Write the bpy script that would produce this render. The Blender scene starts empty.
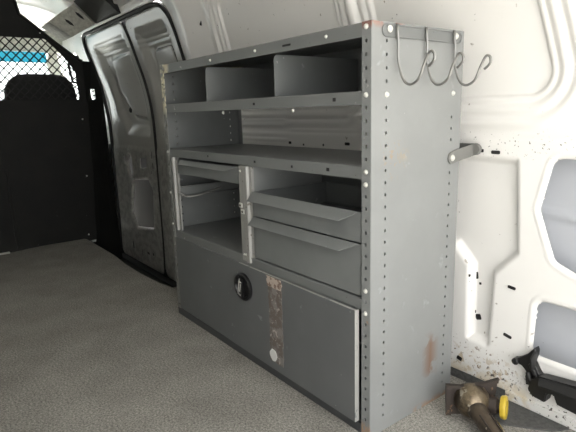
import bpy, bmesh, math, random
import numpy as np
from mathutils import Vector, Matrix
random.seed(4); rng = np.random.default_rng(4)
S = bpy.context.scene
COL = S.collection

# ------------------------------------------------------------------ camera
cam_d = bpy.data.cameras.new('camera'); cam = bpy.data.objects.new('camera', cam_d); COL.objects.link(cam)
RIGHT = Vector((0.6123, 0.7901, -0.0286)); DOWN = Vector((0.1434, -0.1466, -0.9787)); FWD = Vector((-0.7775, 0.5952, -0.2031))
m = Matrix((RIGHT, -DOWN, -FWD)).transposed().to_4x4()
q_ = m.to_quaternion().normalized()
cam.rotation_mode = 'QUATERNION'; cam.rotation_quaternion = q_
cam.location = (2.1882, -0.9839, 0.9526)
cam_d.sensor_fit = 'HORIZONTAL'; cam_d.sensor_width = 36; cam_d.lens = 36*503.56/576
cam_d.clip_start = .02
S.camera = cam
# ------------------------------------------------------------------ world, light, exposure
w = bpy.data.worlds.new('sky'); S.world = w; w.use_nodes = True
bg = w.node_tree.nodes['Background']
bg.inputs[0].default_value = (1.0, .992, .978, 1); bg.inputs[1].default_value = 3.2
S.view_settings.view_transform = 'Standard'; S.view_settings.look = 'None'; S.view_settings.gamma = 1
S.view_settings.use_curve_mapping = False
S.view_settings.exposure = 0.44
sd = bpy.data.lights.new('sun', 'SUN'); sd.energy = 26; sd.angle = math.radians(.6); sd.color = (1, .97, .92)
so = bpy.data.objects.new('sun', sd); COL.objects.link(so); so.rotation_mode = 'QUATERNION'
so.rotation_quaternion = Vector((.22, .62, -.78)).to_track_quat('-Z', 'Y')   # high sun from the far side of the van
REAR = 2.36
def portal(loc, rot, sx, sy):
    d = bpy.data.lights.new('daylight_portal', 'AREA'); d.shape = 'RECTANGLE'; d.size = sx; d.size_y = sy
    d.cycles.is_portal = True
    o = bpy.data.objects.new('daylight_portal', d); COL.objects.link(o); o.location = loc; o.rotation_euler = rot
portal((REAR+.02, -.45, .85), (0, math.radians(90), 0), 1.9, 1.85)     # the open rear doorway
portal((-3.0, -.45, 1.2), (0, math.radians(-90), 0), .8, 1.7)          # the windscreen

# ------------------------------------------------------------------ materials
def mat(name, col, rough=.5, metal=0, coat=0, col2=None, nscale=8, lo=.4, hi=.6, bump=0, bscale=60, spots=()):
    """spots: list of (scale, threshold, softness, colour, mask) noise marks of dirt and wear"""
    M = bpy.data.materials.new(name); M.use_nodes = True; nt = M.node_tree; N = nt.nodes; K = nt.links
    b = N['Principled BSDF']; b.inputs['Roughness'].default_value = rough; b.inputs['Metallic'].default_value = metal
    b.inputs['Coat Weight'].default_value = coat; b.inputs['Coat Roughness'].default_value = .12
    tc = N.new('ShaderNodeTexCoord'); co = tc.outputs['Object']
    rgb = N.new('ShaderNodeRGB'); rgb.outputs[0].default_value = (*col, 1); cur = rgb.outputs[0]
    def noise(scale, detail=4, rough_=.6, dist=0):
        n = N.new('ShaderNodeTexNoise'); n.inputs['Scale'].default_value = scale; n.inputs['Detail'].default_value = detail
        n.inputs['Roughness'].default_value = rough_; n.inputs['Distortion'].default_value = dist
        K.new(co, n.inputs['Vector']); return n.outputs[0]
    def ramp(src, a, b_):
        r = N.new('ShaderNodeMapRange'); r.inputs[1].default_value = a; r.inputs[2].default_value = b_; K.new(src, r.inputs[0]); return r.outputs[0]
    def mix(fac, A, B):
        x = N.new('ShaderNodeMix'); x.data_type = 'RGBA'; K.new(fac, x.inputs[0]); K.new(A, x.inputs[6])
        if isinstance(B, tuple): x.inputs[7].default_value = (*B, 1)
        else: K.new(B, x.inputs[7])
        return x.outputs[2]
    if col2: cur = mix(ramp(noise(nscale), lo, hi), cur, col2)
    for sp in spots:
        sc, th, soft, c = sp[:4]
        f = ramp(noise(sc, 3, .6, .3), th, th+soft)
        if len(sp) > 4:      # mask: box in object space (x0,x1,y0,y1,z0,z1) with soft edge, the size of one worn patch
            x0, x1, y0, y1, z0, z1, e = sp[4]
            s = N.new('ShaderNodeSeparateXYZ'); K.new(co, s.inputs[0])
            for ax, (a, b2) in enumerate(((x0, x1), (y0, y1), (z0, z1))):
                for (u, v) in ((a-e, a+e), (b2+e, b2-e)):
                    if abs(a) > 50: continue
                    r = ramp(s.outputs[ax], u, v)
                    mm = N.new('ShaderNodeMath'); mm.operation = 'MULTIPLY'; K.new(f, mm.inputs[0]); K.new(r, mm.inputs[1]); f = mm.outputs[0]
        cur = mix(f, cur, c)
    K.new(cur, b.inputs['Base Color'])
    if bump:
        bn = N.new('ShaderNodeBump'); bn.inputs['Strength'].default_value = bump; bn.inputs['Distance'].default_value = .004
        K.new(noise(bscale, 3), bn.inputs['Height']); K.new(bn.outputs[0], b.inputs['Normal'])
    return M
CHIP = (.05, .045, .04)
white = mat('white_body_paint', (.88, .87, .845), .38, 0, .35, spots=[
    (55, .735, .01, CHIP), (23, .70, .03, (.45, .42, .38)),
    (50, .55, .08, (.60, .52, .40), (1.15, 1.45, -99, 0, -.1, .12, .03)),
    (14, .42, .12, (.78, .70, .56), (1.2, 1.50, -99, 0, -.1, .055, .02)),
    (75, .63, .02, (.22, .15, .10), (1.15, 1.45, -99, 0, -.1, .15, .03)),
    (70, .62, .02, (.10, .09, .08), (1.33, 1.70, -99, 0, -.1, .10, .02)),
    (120, .66, .02, (.10, .09, .08), (1.2, 1.75, -99, 0, .80, .87, .02))])
# the y span of those patches is left open
door_paint = mat('grey_white_door_paint', (.44, .44, .415), .30, 0, .5, spots=[(40, .70, .02, (.08, .08, .07)),
    (20, .42, .18, (.27, .265, .25), (-3, 0, -99, 0, -.4, .70, .05))])
skin = mat('shaded_skin_white', (.50, .52, .56), .5, spots=[(28, .70, .02, (.12, .12, .13))])  # the white body paint again, with its shade put into the colour
grey = mat('grey_shelf_enamel', (.185, .195, .195), .42, 0, .1, col2=(.170, .180, .180), nscale=5, bump=.03, bscale=25, spots=[
    (14, .70, .05, (.32, .33, .33)), (60, .73, .02, (.42, .42, .40))])
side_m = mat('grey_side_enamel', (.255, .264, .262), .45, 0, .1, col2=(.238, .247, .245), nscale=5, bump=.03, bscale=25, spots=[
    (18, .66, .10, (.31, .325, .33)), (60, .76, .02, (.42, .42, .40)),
    (16, .42, .08, (.19, .12, .085), (1, 2, .255, .30, .10, .235, .022)),
    (40, .45, .05, (.30, .26, .20), (1, 2, .11, .145, .815, .835, .012)),
    (25, .40, .08, (.30, .20, .17), (1, 2, .0, .12, 1.158, 1.18, .006)),
    (30, .40, .08, (.30, .20, .14), (1, 2, .20, .40, -.01, .012, .01)),
    (70, .58, .03, (.30, .24, .18), (1, 2, .05, .12, .78, .86, .03))])
post_m = mat('grey_post_enamel', (.225, .235, .235), .42, 0, .1, spots=[(60, .70, .02, (.5, .5, .46)),
    (18, .35, .05, (.22, .12, .10), (1.22, 1.29, -99, 0, 1.155, 1.2, .006)),
    (25, .40, .05, (.34, .24, .17), (1.22, 1.29, -99, 0, -.1, .035, .01)),
    (25, .45, .05, (.30, .18, .10), (1.255, 1.29, -99, 0, .36, .385, .006))])
worn_post = mat('worn_post_enamel', (.22, .225, .21), .5, 0, 0, spots=[
    (30, .44, .05, (.62, .58, .42), (-1, 1, -99, 0, .97, 1.2, .03)), (50, .60, .03, (.10, .09, .07))])
rail_m = mat('grey_rail_enamel', (.170, .178, .177), .42, 0, .1, spots=[(60, .72, .02, (.07, .07, .06)),
    (30, .42, .06, (.55, .50, .36), (-.1, .075, -99, 0, 1.1, 1.2, .012)), (22, .70, .03, (.38, .38, .36))])
flap_m = mat('grey_flap_enamel', (.136, .143, .146), .45, 0, .08, col2=(.124, .131, .134), nscale=4, bump=.03, bscale=18, spots=[
    (16, .68, .05, (.22, .23, .23)), (70, .74, .02, (.4, .4, .38))])
stile_m = mat('worn_grey_stile_metal', (.33, .33, .315), .45, .1, 0, spots=[(60, .62, .06, (.15, .14, .12)), (30, .66, .06, (.42, .41, .38))])
steel = mat('zinc_steel', (.55, .55, .53), .28, .9)
bolt_m = mat('zinc_bolt', (.72, .72, .68), .35, .4)
black = mat('black_plastic', (.012, .012, .012), .45, 0, 0, bump=.1, bscale=30)
latch_m = mat('black_latch_plastic', (.010, .010, .011), .3)
part_m = mat('black_partition_paint', (.006, .0065, .006), .65, 0, 0, col2=(.009, .0095, .008), nscale=5, spots=[(45, .74, .01, (.10, .10, .09))])
part_m.node_tree.nodes['Principled BSDF'].inputs['Specular IOR Level'].default_value = .3
mesh_m = mat('black_mesh_paint', (.006, .006, .006), .7)
rubber_and_dark = mat('black_rubber_and_hole_dark', (.010, .010, .010), .6)  # also the black put into open slots and nut holes for their shade
seat_m = mat('dark_seat_fabric', (.014, .014, .014), .9, bump=.2, bscale=80)
trim_m = mat('grey_headliner_plastic', (.50, .50, .44), .7, col2=(.38, .38, .33), nscale=40, bump=.2, bscale=90)
rust = mat('rusty_steel', (.046, .036, .029), .62, .35, 0, col2=(.045, .035, .03), nscale=22, bump=.5, bscale=60, spots=[(35, .62, .05, (.16, .10, .06))])
worn_brass = mat('worn_bare_steel', (.24, .19, .125), .32, .7, 0, col2=(.07, .055, .04), nscale=25, bump=.25, bscale=50, spots=[(30, .60, .05, (.42, .38, .30))])
chrome = mat('polished_rod', (.8, .8, .78), .15, 1)
yellow = mat('yellow_plastic', (.58, .42, .04), .45, spots=[(50, .62, .04, (.25, .17, .05))])
tape_m = mat('torn_tape_residue', (.23, .215, .20), .75, 0, 0, col2=(.15, .125, .11), nscale=35, lo=.45, hi=.55, bump=.3, bscale=80,
             spots=[(50, .60, .03, (.42, .38, .34))])
tape2_m = mat('cream_tape_remnant', (.50, .42, .36), .75, 0, 0, col2=(.22, .15, .12), nscale=60, lo=.5, hi=.56)
paper_m = mat('white_paint_chip', (.72, .72, .70), .7)
matting = mat('dark_floor_mat', (.125, .125, .12), .95, col2=(.08, .08, .078), nscale=90, lo=.35, hi=.65, bump=.6, bscale=300)
concrete = mat('pale_concrete', (.42, .41, .38), .9, col2=(.36, .35, .33), nscale=3)

def carpet_mat():
    M = bpy.data.materials.new('grey_cut_pile_carpet'); M.use_nodes = True; N = M.node_tree.nodes; K = M.node_tree.links
    b = N['Principled BSDF']; b.inputs['Roughness'].default_value = 1; b.inputs['Specular IOR Level'].default_value = .1
    tc = N.new('ShaderNodeTexCoord')
    def nz(s, d=3, r=.6):
        n = N.new('ShaderNodeTexNoise'); n.inputs['Scale'].default_value = s; n.inputs['Detail'].default_value = d; n.inputs['Roughness'].default_value = r
        K.new(tc.outputs['Object'], n.inputs['Vector']); return n.outputs[0]
    r = N.new('ShaderNodeValToRGB'); K.new(nz(140, 5, .9), r.inputs[0])
    e = r.color_ramp.elements; e[0].position = .38; e[0].color = (.125, .122, .113, 1); e[1].position = .62; e[1].color = (.52, .50, .455, 1)
    r2 = N.new('ShaderNodeMapRange'); K.new(nz(4, 4), r2.inputs[0]); r2.inputs[1].default_value = .35; r2.inputs[2].default_value = .65; r2.inputs[3].default_value = .82; r2.inputs[4].default_value = 1.05
    mx = N.new('ShaderNodeVectorMath'); mx.operation = 'SCALE'; K.new(r.outputs[0], mx.inputs[0]); K.new(r2.outputs[0], mx.inputs['Scale'])
    K.new(mx.outputs[0], b.inputs['Base Color'])
    bp = N.new('ShaderNodeBump'); bp.inputs['Strength'].default_value = .7; bp.inputs['Distance'].default_value = .006
    K.new(nz(170, 3, .7), bp.inputs['Height']); K.new(bp.outputs[0], b.inputs['Normal'])
    return M
carpet = carpet_mat()
def glass_mat(name, col, gloss=.06):
    M = bpy.data.materials.new(name); M.use_nodes = True; N = M.node_tree.nodes; K = M.node_tree.links
    N.remove(N['Principled BSDF']); t = N.new('ShaderNodeBsdfTransparent'); t.inputs[0].default_value = (*col, 1)
    g = N.new('ShaderNodeBsdfGlossy'); g.inputs['Roughness'].default_value = .03
    mx = N.new('ShaderNodeMixShader'); mx.inputs[0].default_value = gloss; K.new(t.outputs[0], mx.inputs[1]); K.new(g.outputs[0], mx.inputs[2])
    K.new(mx.outputs[0], N['Material Output'].inputs[0]); return M
glass = glass_mat('clear_window_glass', (.93, .96, .95))
tint = glass_mat('cyan_tinted_glass', (.12, .36, .42))

# ------------------------------------------------------------------ helpers
def link(name, me, m_, parent=None, smooth=False):
    me.materials.clear(); me.materials.append(m_)
    o = bpy.data.objects.new(name, me); COL.objects.link(o)
    if smooth: me.shade_smooth()
    if parent is not None: o.parent = parent
    return o
def obj(name, bm, m_, parent=None, smooth=False, auto=None, recalc=True):
    if recalc: bmesh.ops.recalc_face_normals(bm, faces=bm.faces)
    me = bpy.data.meshes.new(name); bm.to_mesh(me); bm.free()
    o = link(name, me, m_, parent, smooth)
    if auto is not None: me.shade_smooth(); me.set_sharp_from_angle(angle=math.radians(auto))
    return o
def tag(o, label, cat, group=None):
    o['label'] = label; o['category'] = cat
    if group: o['group'] = group
    return o
def thing(name, label, cat, loc, group=None):
    o = bpy.data.objects.new(name, None); COL.objects.link(o); o.location = loc; o.empty_display_size = .05
    return tag(o, label, cat, group)
def struct(o): o['kind'] = 'structure'; return o
def off(o, root):           # part meshes are written in world coordinates: shift them to the root
    o.matrix_parent_inverse = Matrix.Translation(-root.location); return o
def NB(): return bmesh.new()
def box(bm, x0, x1, y0, y1, z0, z1, bev=0):
    r = bmesh.ops.create_cube(bm, size=1)
    vs = r['verts']
    for v in vs: v.co = Vector(((x0+x1)/2+v.co.x*(x1-x0), (y0+y1)/2+v.co.y*(y1-y0), (z0+z1)/2+v.co.z*(z1-z0)))
    if bev:
        es = list({e for v in vs for e in v.link_edges})
        bmesh.ops.bevel(bm, geom=es, offset=bev, segments=2, profile=.5, affect='EDGES')
    return bm
def hexa(bm, p):            # 8 corner points: bottom 4, top 4
    v = [bm.verts.new(a) for a in p]
    for f in ((0,3,2,1),(4,5,6,7),(0,1,5,4),(1,2,6,5),(2,3,7,6),(3,0,4,7)): bm.faces.new([v[i] for i in f])
    return bm
def prism(bm, pts, d):      # pts: 3D polygon, extruded along vector d
    a = [bm.verts.new(p) for p in pts]; b = [bm.verts.new(Vector(p)+Vector(d)) for p in pts]
    n = len(pts); bm.faces.new(a); bm.faces.new(b[::-1])
    for i in range(n): bm.faces.new((a[i], b[i], b[(i+1)%n], a[(i+1)%n]))
    return bm
def cyl(bm, p0, p1, r0, r1=None, n=20, caps=True):
    r1 = r0 if r1 is None else r1; p0 = Vector(p0); p1 = Vector(p1); d = (p1-p0).normalized()
    u = d.orthogonal().normalized(); v = d.cross(u); A = []; B = []
    for i in range(n):
        t = 2*math.pi*i/n; c = u*math.cos(t)+v*math.sin(t)
        A.append(bm.verts.new(p0+c*r0)); B.append(bm.verts.new(p1+c*r1))
    for i in range(n): bm.faces.new((A[i], A[(i+1)%n], B[(i+1)%n], B[i]))
    if caps: bm.faces.new(A[::-1]); bm.faces.new(B)
    return bm
def lathe(bm, p0, axis, prof, n=24):   # prof: (distance along axis, radius)
    p0 = Vector(p0); d = Vector(axis).normalized(); u = d.orthogonal().normalized(); v = d.cross(u); rings = []
    for (h, r) in prof:
        rings.append([bm.verts.new(p0+d*h+(u*math.cos(2*math.pi*i/n)+v*math.sin(2*math.pi*i/n))*max(r, 1e-5)) for i in range(n)])
    for a, b in zip(rings, rings[1:]):
        for i in range(n): bm.faces.new((a[i], a[(i+1)%n], b[(i+1)%n], b[i]))
    bm.faces.new(rings[0][::-1]); bm.faces.new(rings[-1]); return bm
def smooth_path(pts, k=6, closed=False):
    P = [Vector(p) for p in pts]; out = []; n = len(P)
    rngi = range(n if closed else n-1)
    for i in rngi:
        g = lambda j: P[j % n] if closed else P[max(0, min(n-1, j))]
        a, b, c, d = g(i-1), g(i), g(i+1), g(i+2)
        for j in range(k):
            t = j/k; out.append(.5*((2*b)+(c-a)*t+(2*a-5*b+4*c-d)*t*t+(3*b-a-3*c+d)*t**3))
    if not closed: out.append(P[-1])
    return out
def tube(bm, pts, r, n=10, closed=False):
    P = [Vector(p) for p in pts]; N_ = len(P); rings = []; nrm = None
    for i in range(N_):
        a = P[i-1] if (i or closed) else P[i]; b = P[(i+1) % N_] if (i < N_-1 or closed) else P[i]
        t = (b-a).normalized()
        nrm = t.orthogonal().normalized() if nrm is None else (nrm-t*nrm.dot(t)).normalized()
        bn = t.cross(nrm)
        rings.append([bm.verts.new(P[i]+(nrm*math.cos(2*math.pi*k/n)+bn*math.sin(2*math.pi*k/n))*r) for k in range(n)])
    for i in range(N_ if closed else N_-1):
        a, b = rings[i], rings[(i+1) % N_]
        for k in range(n): bm.faces.new((a[k], a[(k+1)%n], b[(k+1)%n], b[k]))
    if not closed: bm.faces.new(rings[0][::-1]); bm.faces.new(rings[-1])
    return bm
def solid(o, t, offset=0):
    md = o.modifiers.new('Solidify', 'SOLIDIFY'); md.thickness = t; md.offset = offset; return o

def perf(bm, mp, u0, u1, v0, v1, cols, hw, hh):
    """sheet in (u,v) with columns of punched oval holes; cols: list of (u, [v...]); mp maps (u,v) to 3-D"""
    cell = hw*2.0
    def q(a, b, c, d):
        if b-a > 1e-6 and d-c > 1e-6: bm.faces.new([bm.verts.new(mp(*p)) for p in ((a,c),(b,c),(b,d),(a,d))])
    cur = u0
    for u, vs in sorted(cols):
        q(cur, u-cell, v0, v1); cv = v0; vs = sorted(vs)
        for v in vs:
            q(u-cell, u+cell, cv, v-hh*1.6)
            o_ = []; i_ = []
            for k in range(16):
                t = 2*math.pi*(k+.5)/16; c, s = math.cos(t), math.sin(t); mmx = max(abs(c), abs(s))
                o_.append(bm.verts.new(mp(u+cell*c/mmx, v+hh*1.6*s/mmx)))
                i_.append(bm.verts.new(mp(u+hw*math.copysign(abs(c)**.8, c), v+hh*math.copysign(abs(s)**.8, s))))
            # outer ring has no exact corners at this phase: add them
            for k in range(16):
                bm.faces.new((o_[k], o_[(k+1)%16], i_[(k+1)%16], i_[k]))
            for (sx, sy) in ((1,1),(-1,1),(-1,-1),(1,-1)):
                a = math.atan2(sy, sx) % (2*math.pi); k = int(a/(2*math.pi/16)-.5)
                bm.faces.new((o_[k], bm.verts.new(mp(u+cell*sx, v+hh*1.6*sy)), o_[(k+1)%16]))
            cv = v+hh*1.6
        q(u-cell, u+cell, cv, v1); cur = u+cell
    q(cur, u1, v0, v1)
    bmesh.ops.remove_doubles(bm, verts=bm.verts, dist=1e-5)
    return bm

# ---- signed distances for pressed sheet metal (negative inside)
def sd_poly(px, pz, poly, r=0.0):
    P = np.array(poly, float); n = len(P)
    # polygon signed distance
    d = np.full(px.shape, 1e9); s = np.ones(px.shape)
    for i in range(n):
        a = P[i]; b = P[i-1]; e = b-a; wx = px-a[0]; wz = pz-a[1]
        t = np.clip((wx*e[0]+wz*e[1])/(e@e), 0, 1); bx = wx-e[0]*t; bz = wz-e[1]*t
        d = np.minimum(d, bx*bx+bz*bz)
        c1 = pz >= a[1]; c2 = pz < b[1]; c3 = e[0]*wz > e[1]*wx
        s = np.where((c1 & c2 & c3) | (~c1 & ~c2 & ~c3), -s, s)
    return s*np.sqrt(d)
def inset(poly, r):
    P = [Vector(p).to_2d() for p in poly]; n = len(P)
    area = sum(P[i].x*P[(i+1)%n].y-P[(i+1)%n].x*P[i].y for i in range(n)); sg = 1 if area > 0 else -1; out = []
    for i in range(n):
        a, b, c = P[i-1], P[i], P[(i+1)%n]; e1 = (b-a).normalized(); e2 = (c-b).normalized()
        n1 = Vector((-e1.y, e1.x))*sg; n2 = Vector((-e2.y, e2.x))*sg; k = 1+n1.dot(n2)
        out.append(tuple(b+(n1+n2)*(r/max(k, .2))))
    return out
def rpoly(poly, r):         # rounded-corner polygon distance function
    I = inset(poly, r)
    return lambda x, z: sd_poly(x, z, I)-r
def sst(a, b, x):
    t = np.clip((x-a)/(b-a), 0, 1); return t*t*(3-2*t)
def bead(d, c, wd, h): return h*np.exp(-((d-c)/wd)**2)
PZ = np.array([-.4, 0, .78, .92, 1.06, 1.20, 1.32, 1.46, 1.58, 1.66]); PY = np.array([.49, .50, .50, .497, .484, .455, .418, .376, .332, .295])
def yw(z):
    z = np.asarray(z, float); return sum(np.interp(z+k, PZ, PY) for k in np.linspace(-.05, .05, 11))/11
def hfield(name, X, Z, fy, holes, m_, parent=None):
    gx, gz = np.meshgrid(X, Z, indexing='ij'); sx = np.gradient(X)[:, None]+0*gx; sz = np.gradient(Z)[None, :]+0*gx
    for h in holes:
        for _ in range(2):
            d = h(gx, gz); e = 1e-4; dx = (h(gx+e, gz)-d)/e; dz = (h(gx, gz+e)-d)/e
            g = np.sqrt(dx*dx+dz*dz)+1e-9; st = np.maximum(np.minimum(sx, sz), 1e-4)
            mk = (np.abs(d) < .70*st) & (g > .3)
            gx = np.where(mk, gx-d*dx/g, gx); gz = np.where(mk, gz-d*dz/g, gz)
    gy = fy(gx, gz); nx, nz = gx.shape
    V = np.stack([gx, gy, gz], -1).reshape(-1, 3)
    idx = np.arange(nx*nz).reshape(nx, nz)
    F = np.stack([idx[:-1, :-1], idx[1:, :-1], idx[1:, 1:], idx[:-1, 1:]], -1).reshape(-1, 4)
    cx = gx.reshape(-1)[F].mean(1); cz = gz.reshape(-1)[F].mean(1); keep = np.ones(len(F), bool)
    for h in holes: keep &= h(cx, cz) > 0
    F = F[keep]; used = np.unique(F); rm = -np.ones(len(V), int); rm[used] = np.arange(len(used))
    me = bpy.data.meshes.new(name); me.from_pydata(V[used].tolist(), [], rm[F].tolist()); me.update()
    o = link(name, me, m_, parent, True); solid(o, .004, -1 if False else 1); return o

# ================================================================== STRUCTURE
# ---- ground outside
bm = NB(); box(bm, -12, 14, -12, 12, -.95, -.80); g = obj('ground', bm, concrete); struct(g)

# ---- floor with carpet
bm = NB()
fl = [(-1.86, -1.42), (-1.865, -.5), (-1.93, -.2), (-1.985, .07), (-1.90, .115), (-1.27, .118), (-1.0, .098), (-.74, .096), (-.48, .110), (-.36, .13), (-.30, .49), (REAR, .49), (REAR, -1.42)]
prism(bm, [(x, y, -.06) for x, y in fl], (0, 0, .06)); f = obj('floor', bm, carpet); struct(f)
bm = NB(); box(bm, -2.4, -.28, .06, .62, -.30, -.262); struct(obj('floor', bm, rubber_and_dark))           # bottom of the door step well
bm = NB(); box(bm, -2.3, -.30, .09, .118, -.262, -.062); struct(obj('trim_1', bm, rubber_and_dark))       # riser of the well
bm = NB(); box(bm, -3.3, -2.26, -1.42, .5, -.16, -.12); box(bm, -2.26, -1.95, -1.42, .085, -.16, -.12); box(bm, -2.30, -2.262, .05, .62, -.30, -.16); struct(obj('floor', bm, rubber_and_dark))           # cab floor

# ---- right wall: pressed inner panel
opening = rpoly([(-2.23, -.5), (-.60, -.5), (-.60, 1.60), (-2.23, 1.60)], .10)
blank1 = rpoly([(-.13, .975), (.70, .975), (.70, 1.50), (-.10, 1.50)], .05)
blank2 = rpoly([(.89, .975), (1.515, .975), (1.43, 1.40), (1.40, 1.52), (.86, 1.52)], .07)
pocket = rpoly([(1.05, .795), (1.412, .795), (1.432, .50), (1.358, .415), (1.350, .16), (1.262, .16), (1.257, .425), (1.20, .485), (1.05, .485)], .012)
hole1 = rpoly([(1.516, .802), (1.484, .648), (1.538, .500), (1.62, .467), (1.95, .430), (2.02, .60), (1.97, .802)], .035)
hole2 = rpoly([(1.497, .372), (1.492, .192), (1.53, .190), (1.95, .185), (1.95, .362)], .030)
def wall_y(x, z):
    y = yw(z)
    for bl in (blank1, blank2):
        d = bl(x, z)
        y = y + .010*sst(0, -.007, d) - bead(d, .006, .004, .003) - bead(d, .035, .012, .009) - bead(d, .075, .014, .010)
    d = pocket(x, z); y = y + .030*sst(.004, -.022, d)
    # belt line ledge and its horizontal ribs
    y = y - .008*sst(.87, .845, z)*sst(-.5, -.4, x)
    for zc in (.821, .847, .889, .915, .936):
        y = y - bead(z, zc, .0045, .0075)*sst(-.2, -.1, x)*sst(.30, .24, x)
    y = y - bead(z, .868, .006, .006)*sst(.25, .35, x)*sst(.95, .85, x) - bead(z, .93, .008, .006)*sst(.25, .35, x)*sst(1.1, 1.0, x)
    y = y - bead(z, .80+.035*np.sin(x*2.1), .012, .004)*sst(1.2, 1.25, x)*sst(1.75, 1.6, x)*0
    for h, wd in ((hole1, .013), (hole2, .013)):
        d = h(x, z); y = y - bead(d, .013, .0035, .0030) + .004*sst(.006, -.001, d)
    # hollow column beside the door opening
    up_ = sst(.80, .92, z); y = y - .042*np.clip((x+.60)/.15, 0, 1)*np.clip((-.25-x)/.17, 0, 1)*up_ - bead(x+.03*(z-1.3), -.195, .012, .009)*up_
    y = y - bead(x, .79, .022, .014)*sst(.95, 1.0, z)
    return y
X = np.unique(np.concatenate([np.arange(-2.3, -.70, .02), np.arange(-.70, -.08, .0055), np.arange(-.08, .64, .0125), np.arange(.64, 1.12, .0065), np.arange(1.12, 1.80, .0045), np.linspace(1.80, REAR, 30)]))
Z = np.unique(np.concatenate([np.arange(-.30, .03, .03), np.arange(.03, 1.06, .0055), np.arange(1.06, 1.655, .008)]))
lowcut = lambda x, z: np.where(x > -.30, z-.032, 1.0)
def slot(xc, zc, a, b, tilt=0):
    c, s = math.cos(tilt), math.sin(tilt)
    return rpoly([(xc+c*u-s*v, zc+s*u+c*v) for u, v in ((-a,-b),(a,-b),(a,b),(-a,b))], min(a, b)*.4)
slots = [slot(1.344, .817, .0150, .0065), slot(1.296, .823, .004, .005), slot(1.424, .401, .0135, .0055, -.12), slot(1.410, .255, .0145, .0060, -.22),
         slot(1.318, .275, .009, .010, .3), slot(1.298, .435, .006, .006)]
wall = struct(hfield('wall_right', X, Z, wall_y, [opening, hole1, hole2, lowcut], white))
# flush black blocks painting in the darkness of the small open slots
bm = NB()
for (xc, zc, a, b, t) in ((1.338, .810, .0145, .0055, 0), (1.293, .813, .004, .005, 0), (1.417, .388, .0130, .0048, -.12), (1.413, .223, .0140, .0050, -.22), (1.290, .241, .010, .010, .3), (1.278, .258, .003, .005, 0), (1.276, .388, .006, .012, .1), (1.291, .362, .004, .004, 0), (1.261, .389, .0045, .0045, 0), (1.243, .078, .010, .007, -.3), (.30, .809, .009, .006, 0), (.40, .803, .004, .004, 0), (.535, .806, .004, .005, 0), (.683, .815, .014, .006, 0), (-.29, 1.42, .007, .012, -.3)):
    yy = float(wall_y(np.array([xc]), np.array([zc]))[0]); c, s_ = math.cos(t), math.sin(t)
    prism(bm, [(xc+c*u-s_*v, yy-.0058, zc+s_*u+c*v) for u, v in ((-a,-b*.6),(-a*.8,-b),(a*.8,-b),(a,-b*.6),(a,b*.6),(a*.8,b),(-a*.8,b),(-a,b*.6))], (0, .014, 0))
struct(obj('trim_slot_dark', bm, rubber_and_dark))
# outer skin seen through the openings, with a stiffening rib
def skin_y(x, z): return yw(z)+.075-bead(z, .625-.10*(x-1.5), .010, .014)
struct(hfield('wall_right', np.arange(-.2, REAR, .03), np.arange(.0, 1.60, .01), skin_y, [], skin))
# sill hem under the wall
bm = NB()
prism(bm, [(-.30, .487, .032), (-.30, .500, .034), (-.30, .52, -.06), (-.30, .487, -.06)], (1.86, 0, 0)); struct(obj('trim_3', bm, matting))
bm = NB()
prism(bm, [(1.42, .482, .034), (1.42, .510, .036), (1.42, .510, .0), (1.42, .486, .0)], (REAR-1.42, 0, 0)); struct(obj('trim_4', bm, white))

# ---- roof and left wall (one swept body each), from the cab to the rear doorway
def sweep(name, prof, x0, x1, m_, nx=60, ribs=None):
    bm = NB(); rows = []
    for x in np.linspace(x0, x1, nx):
        rows.append([bm.verts.new((x, y, z+(ribs(x) if ribs else 0))) for y, z in prof])
    for a, b in zip(rows, rows[1:]):
        for i in range(len(prof)-1): bm.faces.new((a[i], a[i+1], b[i+1], b[i]))
    o = obj(name, bm, m_, None, True, recalc=False); solid(o, .006, 1); return struct(o)
rp = [(.302, 1.645), (.292, 1.668), (.270, 1.672), (.262, 1.700), (.235, 1.705), (.222, 1.735), (.18, 1.755), (.12, 1.785), (.0, 1.81), (-.25, 1.83), (-.60, 1.835), (-.95, 1.82), (-1.10, 1.79), (-1.22, 1.69), (-1.27, 1.60)]
sweep('ceiling', rp, -3.2, REAR, white, 400, lambda x: -.012*max(0, math.cos(x*2*math.pi/.45))**8)
sweep('wall_left', [(-1.27, 1.60), (-1.33, 1.30), (-1.41, .95), (-1.44, .6), (-1.44, -.12)], -3.2, REAR, mat('bounce_dimming_grey', (.50, .50, .48), .7), 20)  # unseen wall, greyed to dim the light bounced inside
# rear face around the doorway
bm = NB()
box(bm, REAR, REAR+.04, .30, .60, -.06, 1.7); box(bm, REAR, REAR+.04, -1.5, -1.30, -.06, 1.7); box(bm, REAR, REAR+.04, -1.3, .34, 1.66, 1.86)
struct(obj('trim_5', bm, white))

# ---- side cargo doors
def door(name, x0, x1, outline, blank, lower, holes, extra=None):
    sh = (lambda x, z: -outline(x, z))
    def fy(x, z):
        y = yw(z)+.006; d = outline(x, z)
        y = y + .010*sst(-.008, .0, d)
        wd = blank[0](x, z); y = y + .040*sst(.0, -.10, wd)                      # window bay
        bd = blank[1](x, z); y = y - .014*sst(.004, -.006, bd) + bead(bd, .02, .012, .006)   # raised blank
        for k in (0.0, .028, .056): y = y - bead(z, blank[2]+k, .009, .008)*sst(.02, -.03, wd)
        y = y - .006*sst(.73, .69, z)
        for h in holes: y = y + .012*sst(.010, 0, h(x, z)) - bead(h(x, z), .024, .008, .007)
        return y
    return fy
dA_out = rpoly([(-2.20, -.245), (-1.315, -.245), (-1.315, 1.585), (-2.20, 1.585)], .06)
bayA = rpoly([(-2.07, 1.52), (-2.00, .98), (-1.84, .80), (-1.36, .79), (-1.36, 1.52)], .06)
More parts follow.
